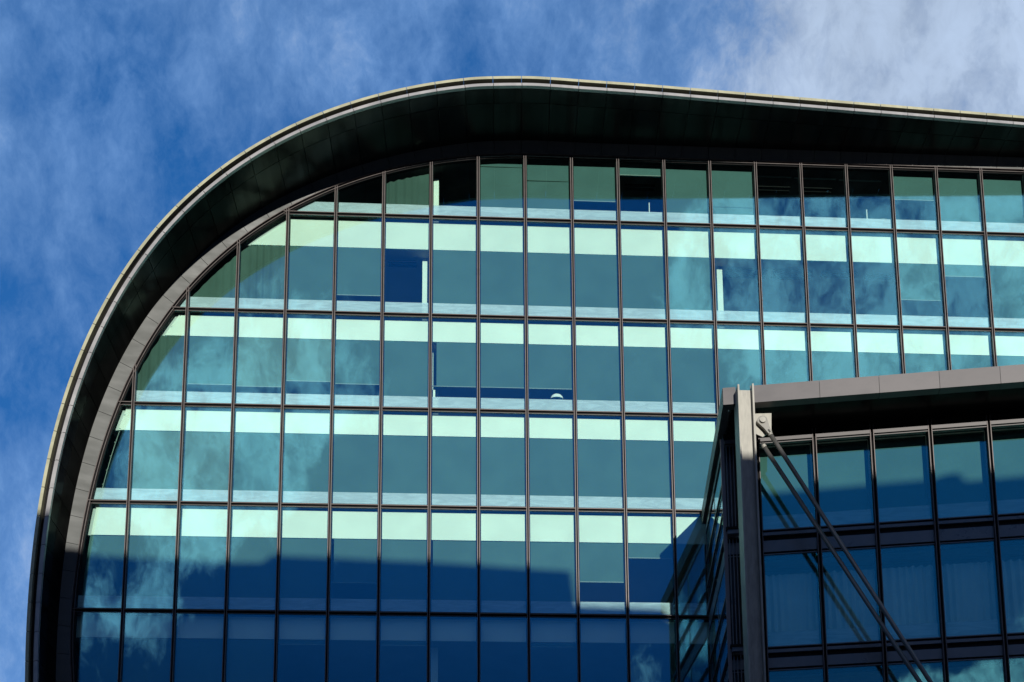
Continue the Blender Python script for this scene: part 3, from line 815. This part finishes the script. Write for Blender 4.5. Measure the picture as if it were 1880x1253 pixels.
# side wall, from the glass corner back to the main facade
WC = wf((SC, 0.0, 0)); WE = (17.46, -0.06)
d2 = Vector((WE[0] - WC[0], WE[1] - WC[1])); Lw = d2.length; d2.normalize()
def sf2(p):    # local (u along, depth inward, z)
    u, dd, z = p
    return (WC[0] + d2[0] * u + d2[1] * dd, WC[1] + d2[1] * u - d2[0] * dd, z)
NS = 2
for i in range(NS + 1):
    u = 0.05 + (Lw - 0.10) * i / NS
    mb = MB()
    mb.box(u - 0.035, u + 0.035, -0.006, 0.10, -1.6, 19.2, 0, sf2)
    mb.build('mullion', 'bronze', OW)
for i in range(NS):
    u0 = 0.05 + (Lw - 0.10) * i / NS + 0.036; u1 = 0.05 + (Lw - 0.10) * (i + 1) / NS - 0.036
    mb = MB(); mb.box(u0, u1, 0.0, 0.10, 18.83, 19.21, 1, sf2); mb.box(u0, u1, -0.02, -0.001, 18.86, 19.02, 0, sf2); mb.build('head_panel', ['spandrel', 'gap'], OW)
    for (zt, zb) in BANDS:
        mb = MB(); mb.box(u0, u1, 0.0, 0.10, zb, zt, 1, sf2)
        mb.box(u0, u1, -0.08, -0.001, zt - 0.160, zt - 0.085, 0, sf2)
        mb.box(u0, u1, -0.015, -0.001, zb + 0.08, zt - 0.25, 0, sf2)
        mb.build('spandrel', ['spandrel', 'gap'], OW)
    for (z1, z0, bt) in WZ:
        for zq in (0.30, 0.62):
            zm = z0 + (z1 - z0) * zq
            mb = MB(); mb.box(u0, u1, -0.05, -0.002, zm - 0.035, zm + 0.035, 0, sf2); mb.build('transom', 'bronze', OW)
        mb = MB(); mb.box(u0 + 0.001, u1 - 0.001, 0.0, 0.02, z0 + 0.002, z1 - 0.002, 0, sf2); w = mb.build('window', 'glassw', OW)
        mb = MB(); mb.box(u0 + 0.01, u1 - 0.01, 0.20, 0.21, z0 + 0.02, z1 - 0.02, 0, sf2); mb.build('blind', 'dark', w)
# corner post: stepped metal trims
mb = MB()
mb.box(SC - 0.085, SC + 0.012, -0.20, -0.12, -1.6, 18.93, 1, wf)
for j in range(3):
    mb.box(SC + 0.06 + j * 0.09, SC + 0.085 + j * 0.09, -0.13 + 0.03 * j, -0.001, -1.6, 18.8, 0, wf)
mb.build('corner_trim', ['spandrel', 'trim'], OW)
for (zt, zb) in BANDS:
    mb = MB()
    mb.box(SC + 0.02, SC + 0.34, -0.30, -0.17, zt - 0.20, zt - 0.08, 0, wf)
    mb.box(SC - 0.02, SC + 0.36, -0.33, -0.17, zt - 0.079, zt - 0.02, 1, wf)
    mb.build('corner_bracket', ['spandrel', 'gap'], OW)

# ------------------------------------------------------------------ steel column and tie rods
SCOL = thing('steel_column', 'pale galvanised steel H-section column standing at the wing corner, sunlit at its head', 'column', (17.43, -6.15, 0.0))
mb = MB()
XL, XR, YF, YB = 17.252, 17.628, -6.32, -5.80
mb.box(XL - 0.022, XL + 0.022, YF, YB, -1.6, 19.54)
fl = mb.build('flange', 'steel', SCOL)
mb = MB(); mb.box(XR - 0.022, XR + 0.022, YF, YB, -1.6, 19.57); mb.build('flange', 'steel', SCOL)
mb = MB(); mb.box(XL + 0.0225, XR - 0.0225, -6.17, -6.14, -1.6, 19.48); mb.build('web', 'steel', SCOL)
mb = MB()
mb.prism([(17.64, 18.56), (17.64, 19.07), (18.206, 19.10), (18.186, 18.592), (17.95, 18.42)], -5.80, -5.77)
mb.build('gusset_plate', 'steel', SCOL)
def rod(name, P0, P1, pin, label, r=0.056):
    t = thing(name, label, 'tie rod', (P0[0], P0[1], P0[2] + ZO), 'paired tie rods braced from the steel column')
    P0, P1 = Vector(P0), Vector(P1); d = (P1 - P0).normalized()
    mb = MB(); mb.tube([P0 + d * 0.30, P1], r, 14); o = mb.build('rod', 'rod', t, True)
    if not pin:
        mb = MB(); mb.tube([P0 + d * 0.36, P0 + d * 0.44], 0.064, 14); mb.build('lock_nut', 'steel', t, False)
        return t
    # tapered fork with an eye round the pin
    mb = MB()
    side = d.cross(Vector((0, 1, 0))).normalized()
    prof = []
    for a in range(0, 13):
        an = math.pi * (0.02 + 0.96 * a / 12) 
        prof.append(P0 - d * 0.14 * math.sin(an) + side * 0.14 * math.cos(an))
    prof += [P0 + d * 0.22 - side * 0.075, P0 + d * 0.40 - side * 0.055, P0 + d * 0.40 + side * 0.055, P0 + d * 0.22 + side * 0.075]
    n_ = len(prof); b = len(mb.v)
    for yy in (-0.05, 0.03):
        mb.v += [(p.x, p.y + yy, p.z) for p in prof]
    mb.f.append([b + i for i in range(n_)]); mb.m.append(0)
    mb.f.append([b + n_ + i for i in reversed(range(n_))]); mb.m.append(0)
    for i in range(n_):
        j = (i + 1) % n_; mb.f.append([b + i, b + n_ + i, b + n_ + j, b + j]); mb.m.append(0)
    mb.build('clevis', 'clevis', t)
    mb = MB(); mb.tube([P0 + d * 0.40, P0 + d * 0.46], 0.062, 14); mb.build('lock_nut', 'steel', t, False)
    mb = MB(); mb.tube([(P0.x, P0.y - 0.10, P0.z), (P0.x, P0.y - 0.02, P0.z)], [0.078, 0.078], 20); mb.build('pin', 'steel', t, False)
    return t
rod('tie_rod', (17.935, -5.865, 18.81), (25.70, -7.10, 3.70), True, 'upper steel tie rod of the pair, its teardrop end pinned on the gusset plate')
rod('tie_rod', (17.80, -5.72, 18.53), (25.60, -7.02, 3.70), False, 'lower steel tie rod of the pair, its end tucked under the gusset plate')

# ------------------------------------------------------------------ small things on the window sills
def lamp_shade(x, z):
    t = thing('table_lamp', 'white dome lamp shade peeping over the frosted band of a middle window', 'lamp', (x, 0.25, z + ZO))
    mb = MB(); pr = []
    for i in range(9):
        a = math.pi / 2 * i / 8; pr.append((0.20 * math.cos(a), 0.17 * math.sin(a)))
    N_ = 20; b = 0
    for (rr, zz) in pr: mb.v += [(x + rr * math.cos(2 * math.pi * k / N_), 0.27 + 0.6 * rr * math.sin(2 * math.pi * k / N_), z + zz) for k in range(N_)]
    for i in range(8):
        for k in range(N_): mb.f.append([i * N_ + k, i * N_ + (k + 1) % N_, (i + 1) * N_ + (k + 1) % N_, (i + 1) * N_ + k]); mb.m.append(0)
    mb.build('lamp_shade', 'lampg', t, True)
    mb = MB(); mb.tube([(x, 0.27, z - 0.02), (x, 0.27, z + 0.15)], 0.015, 8); mb.build('stem', 'hem', t)
lamp_shade(12.95, 23.55)
def pole(x, z, h, label):
    t = thing('desk_lamp', label, 'desk lamp', (x, 0.25, z + ZO), 'white desk lamps in the top floor windows')
    mb = MB(); mb.tube([(x, 0.28, z), (x, 0.28, z + h)], 0.018, 8); mb.build('stem', 'lampg', t)
    mb = MB(); mb.tube([(x, 0.28, z - 0.02), (x, 0.28, z)], 0.06, 14); mb.build('base', 'lampg', t)
pole(16.03, 30.0, 0.62, 'thin white lamp stem in a top floor window over the wing corner')
pole(23.2, 30.0, 0.62, 'thin white lamp stem beside a pale plant on a top floor sill')
def carton(x, z, w, h, label):
    t = thing('document_box', label, 'box', (x, 0.25, z + ZO), 'white boxes left on the window sills')
    mb = MB(); mb.box(x, x + w, 0.20, 0.36, z, z + h); mb.build('box_body', 'lampg', t)
    mb = MB(); mb.box(x - 0.006, x + w + 0.006, 0.19, 0.37, z + h + 0.001, z + h + 0.02); mb.build('lid', 'lampg', t)
carton(17.88, 23.5, 0.11, 0.18, 'small white box on the sill just left of the wing parapet corner')
carton(17.6, 26.9, 0.24, 0.16, 'low white box on the sill left of the tall white column, second floor from top')
carton(7.6, 23.5, 0.80, 0.11, 'long flat white box on the sill of a middle window, third floor from top')
def plant(x, z, label):
    t = thing('potted_plant', label, 'plant', (x, 0.25, z + ZO))
    mb = MB(); mb.tube([(x, 0.28, z), (x, 0.28, z + 0.09)], [0.05, 0.065], 12); mb.build('pot', 'lampg', t)
    mb = MB()
    for i in range(46):
        a = random.uniform(0, 6.28); rr = random.uniform(0.03, 0.26); h = random.uniform(0.08, 0.24)
        px, pz = x + rr * math.cos(a), z + 0.08 + h * (1 - rr * 1.6)
        py = 0.28 + 0.3 * rr * math.sin(a); w_ = 0.02
        mb.poly([(px - w_, py, pz), (px, py - 0.01, pz - 0.016), (px + w_, py + 0.01, pz), (px, py, pz + 0.02)])
    mb.build('foliage', 'hem', t)
plant(23.75, 30.03, 'pale leafy plant beside the white desk lamp on a top floor sill')

# ------------------------------------------------------------------ building across the street that throws the shadow
NB = thing('brick_building', 'brown brick building across the street whose stepped roofline shades the lower floors', 'building', (15.0, -52.0, 0.0))
prof = [(-20.0, 28.45), (4.6, 28.46), (5.1, 28.54), (6.6, 28.42), (9.8, 28.30), (10.6, 28.32), (10.85, 28.56), (13.3, 28.48), (16.3, 28.38), (19.9, 28.18), (20.05, 27.05), (22.75, 26.98), (22.85, 26.68), (23.55, 26.68), (23.65, 26.94),
        (28.4, 26.84), (28.7, 26.94), (29.05, 26.94), (29.2, 26.68), (50.0, 26.4)]
P = [(x, z - 0.25) for x, z in prof] + [(50.0, -1.6), (-20.0, -1.6)]
mb = MB(); mb.prism(P, -60.0, -46.3); mb.build('wall', 'brick', NB)
mb = MB()
for (x0, z0), (x1, z1) in zip(prof, prof[1:]):
    if x1 - x0 < 0.3: mb.prism([(x0, z0 - 0.6), (x1, z1 - 0.6), (x1, z1), (x0, z0)], -46.31, -46.0); continue
    mb.prism([(x0, z0 - 0.35), (x1, z1 - 0.35), (x1, z1), (x0, z0)], -46.6, -46.0)
mb.build('roof_coping', 'parapet', NB)
for iz in range(6):
    for ix in range(16):
        x = -16 + ix * 4.0; z = 0.5 + iz * 3.7
        mb = MB(); mb.box(x, x + 1.5, -46.32, -46.20, z, z + 1.9, 0)
        w = mb.build('window', 'gap', NB)
        mb = MB(); mb.box(x - 0.1, x + 1.6, -46.28, -46.05, z - 0.12, z - 0.01, 0); mb.build('sill', 'parapet', w)

# tidy: drop the helper property
for o in bpy.data.objects:
    if '_o' in o.keys(): del o['_o']
print('windows', nwin)
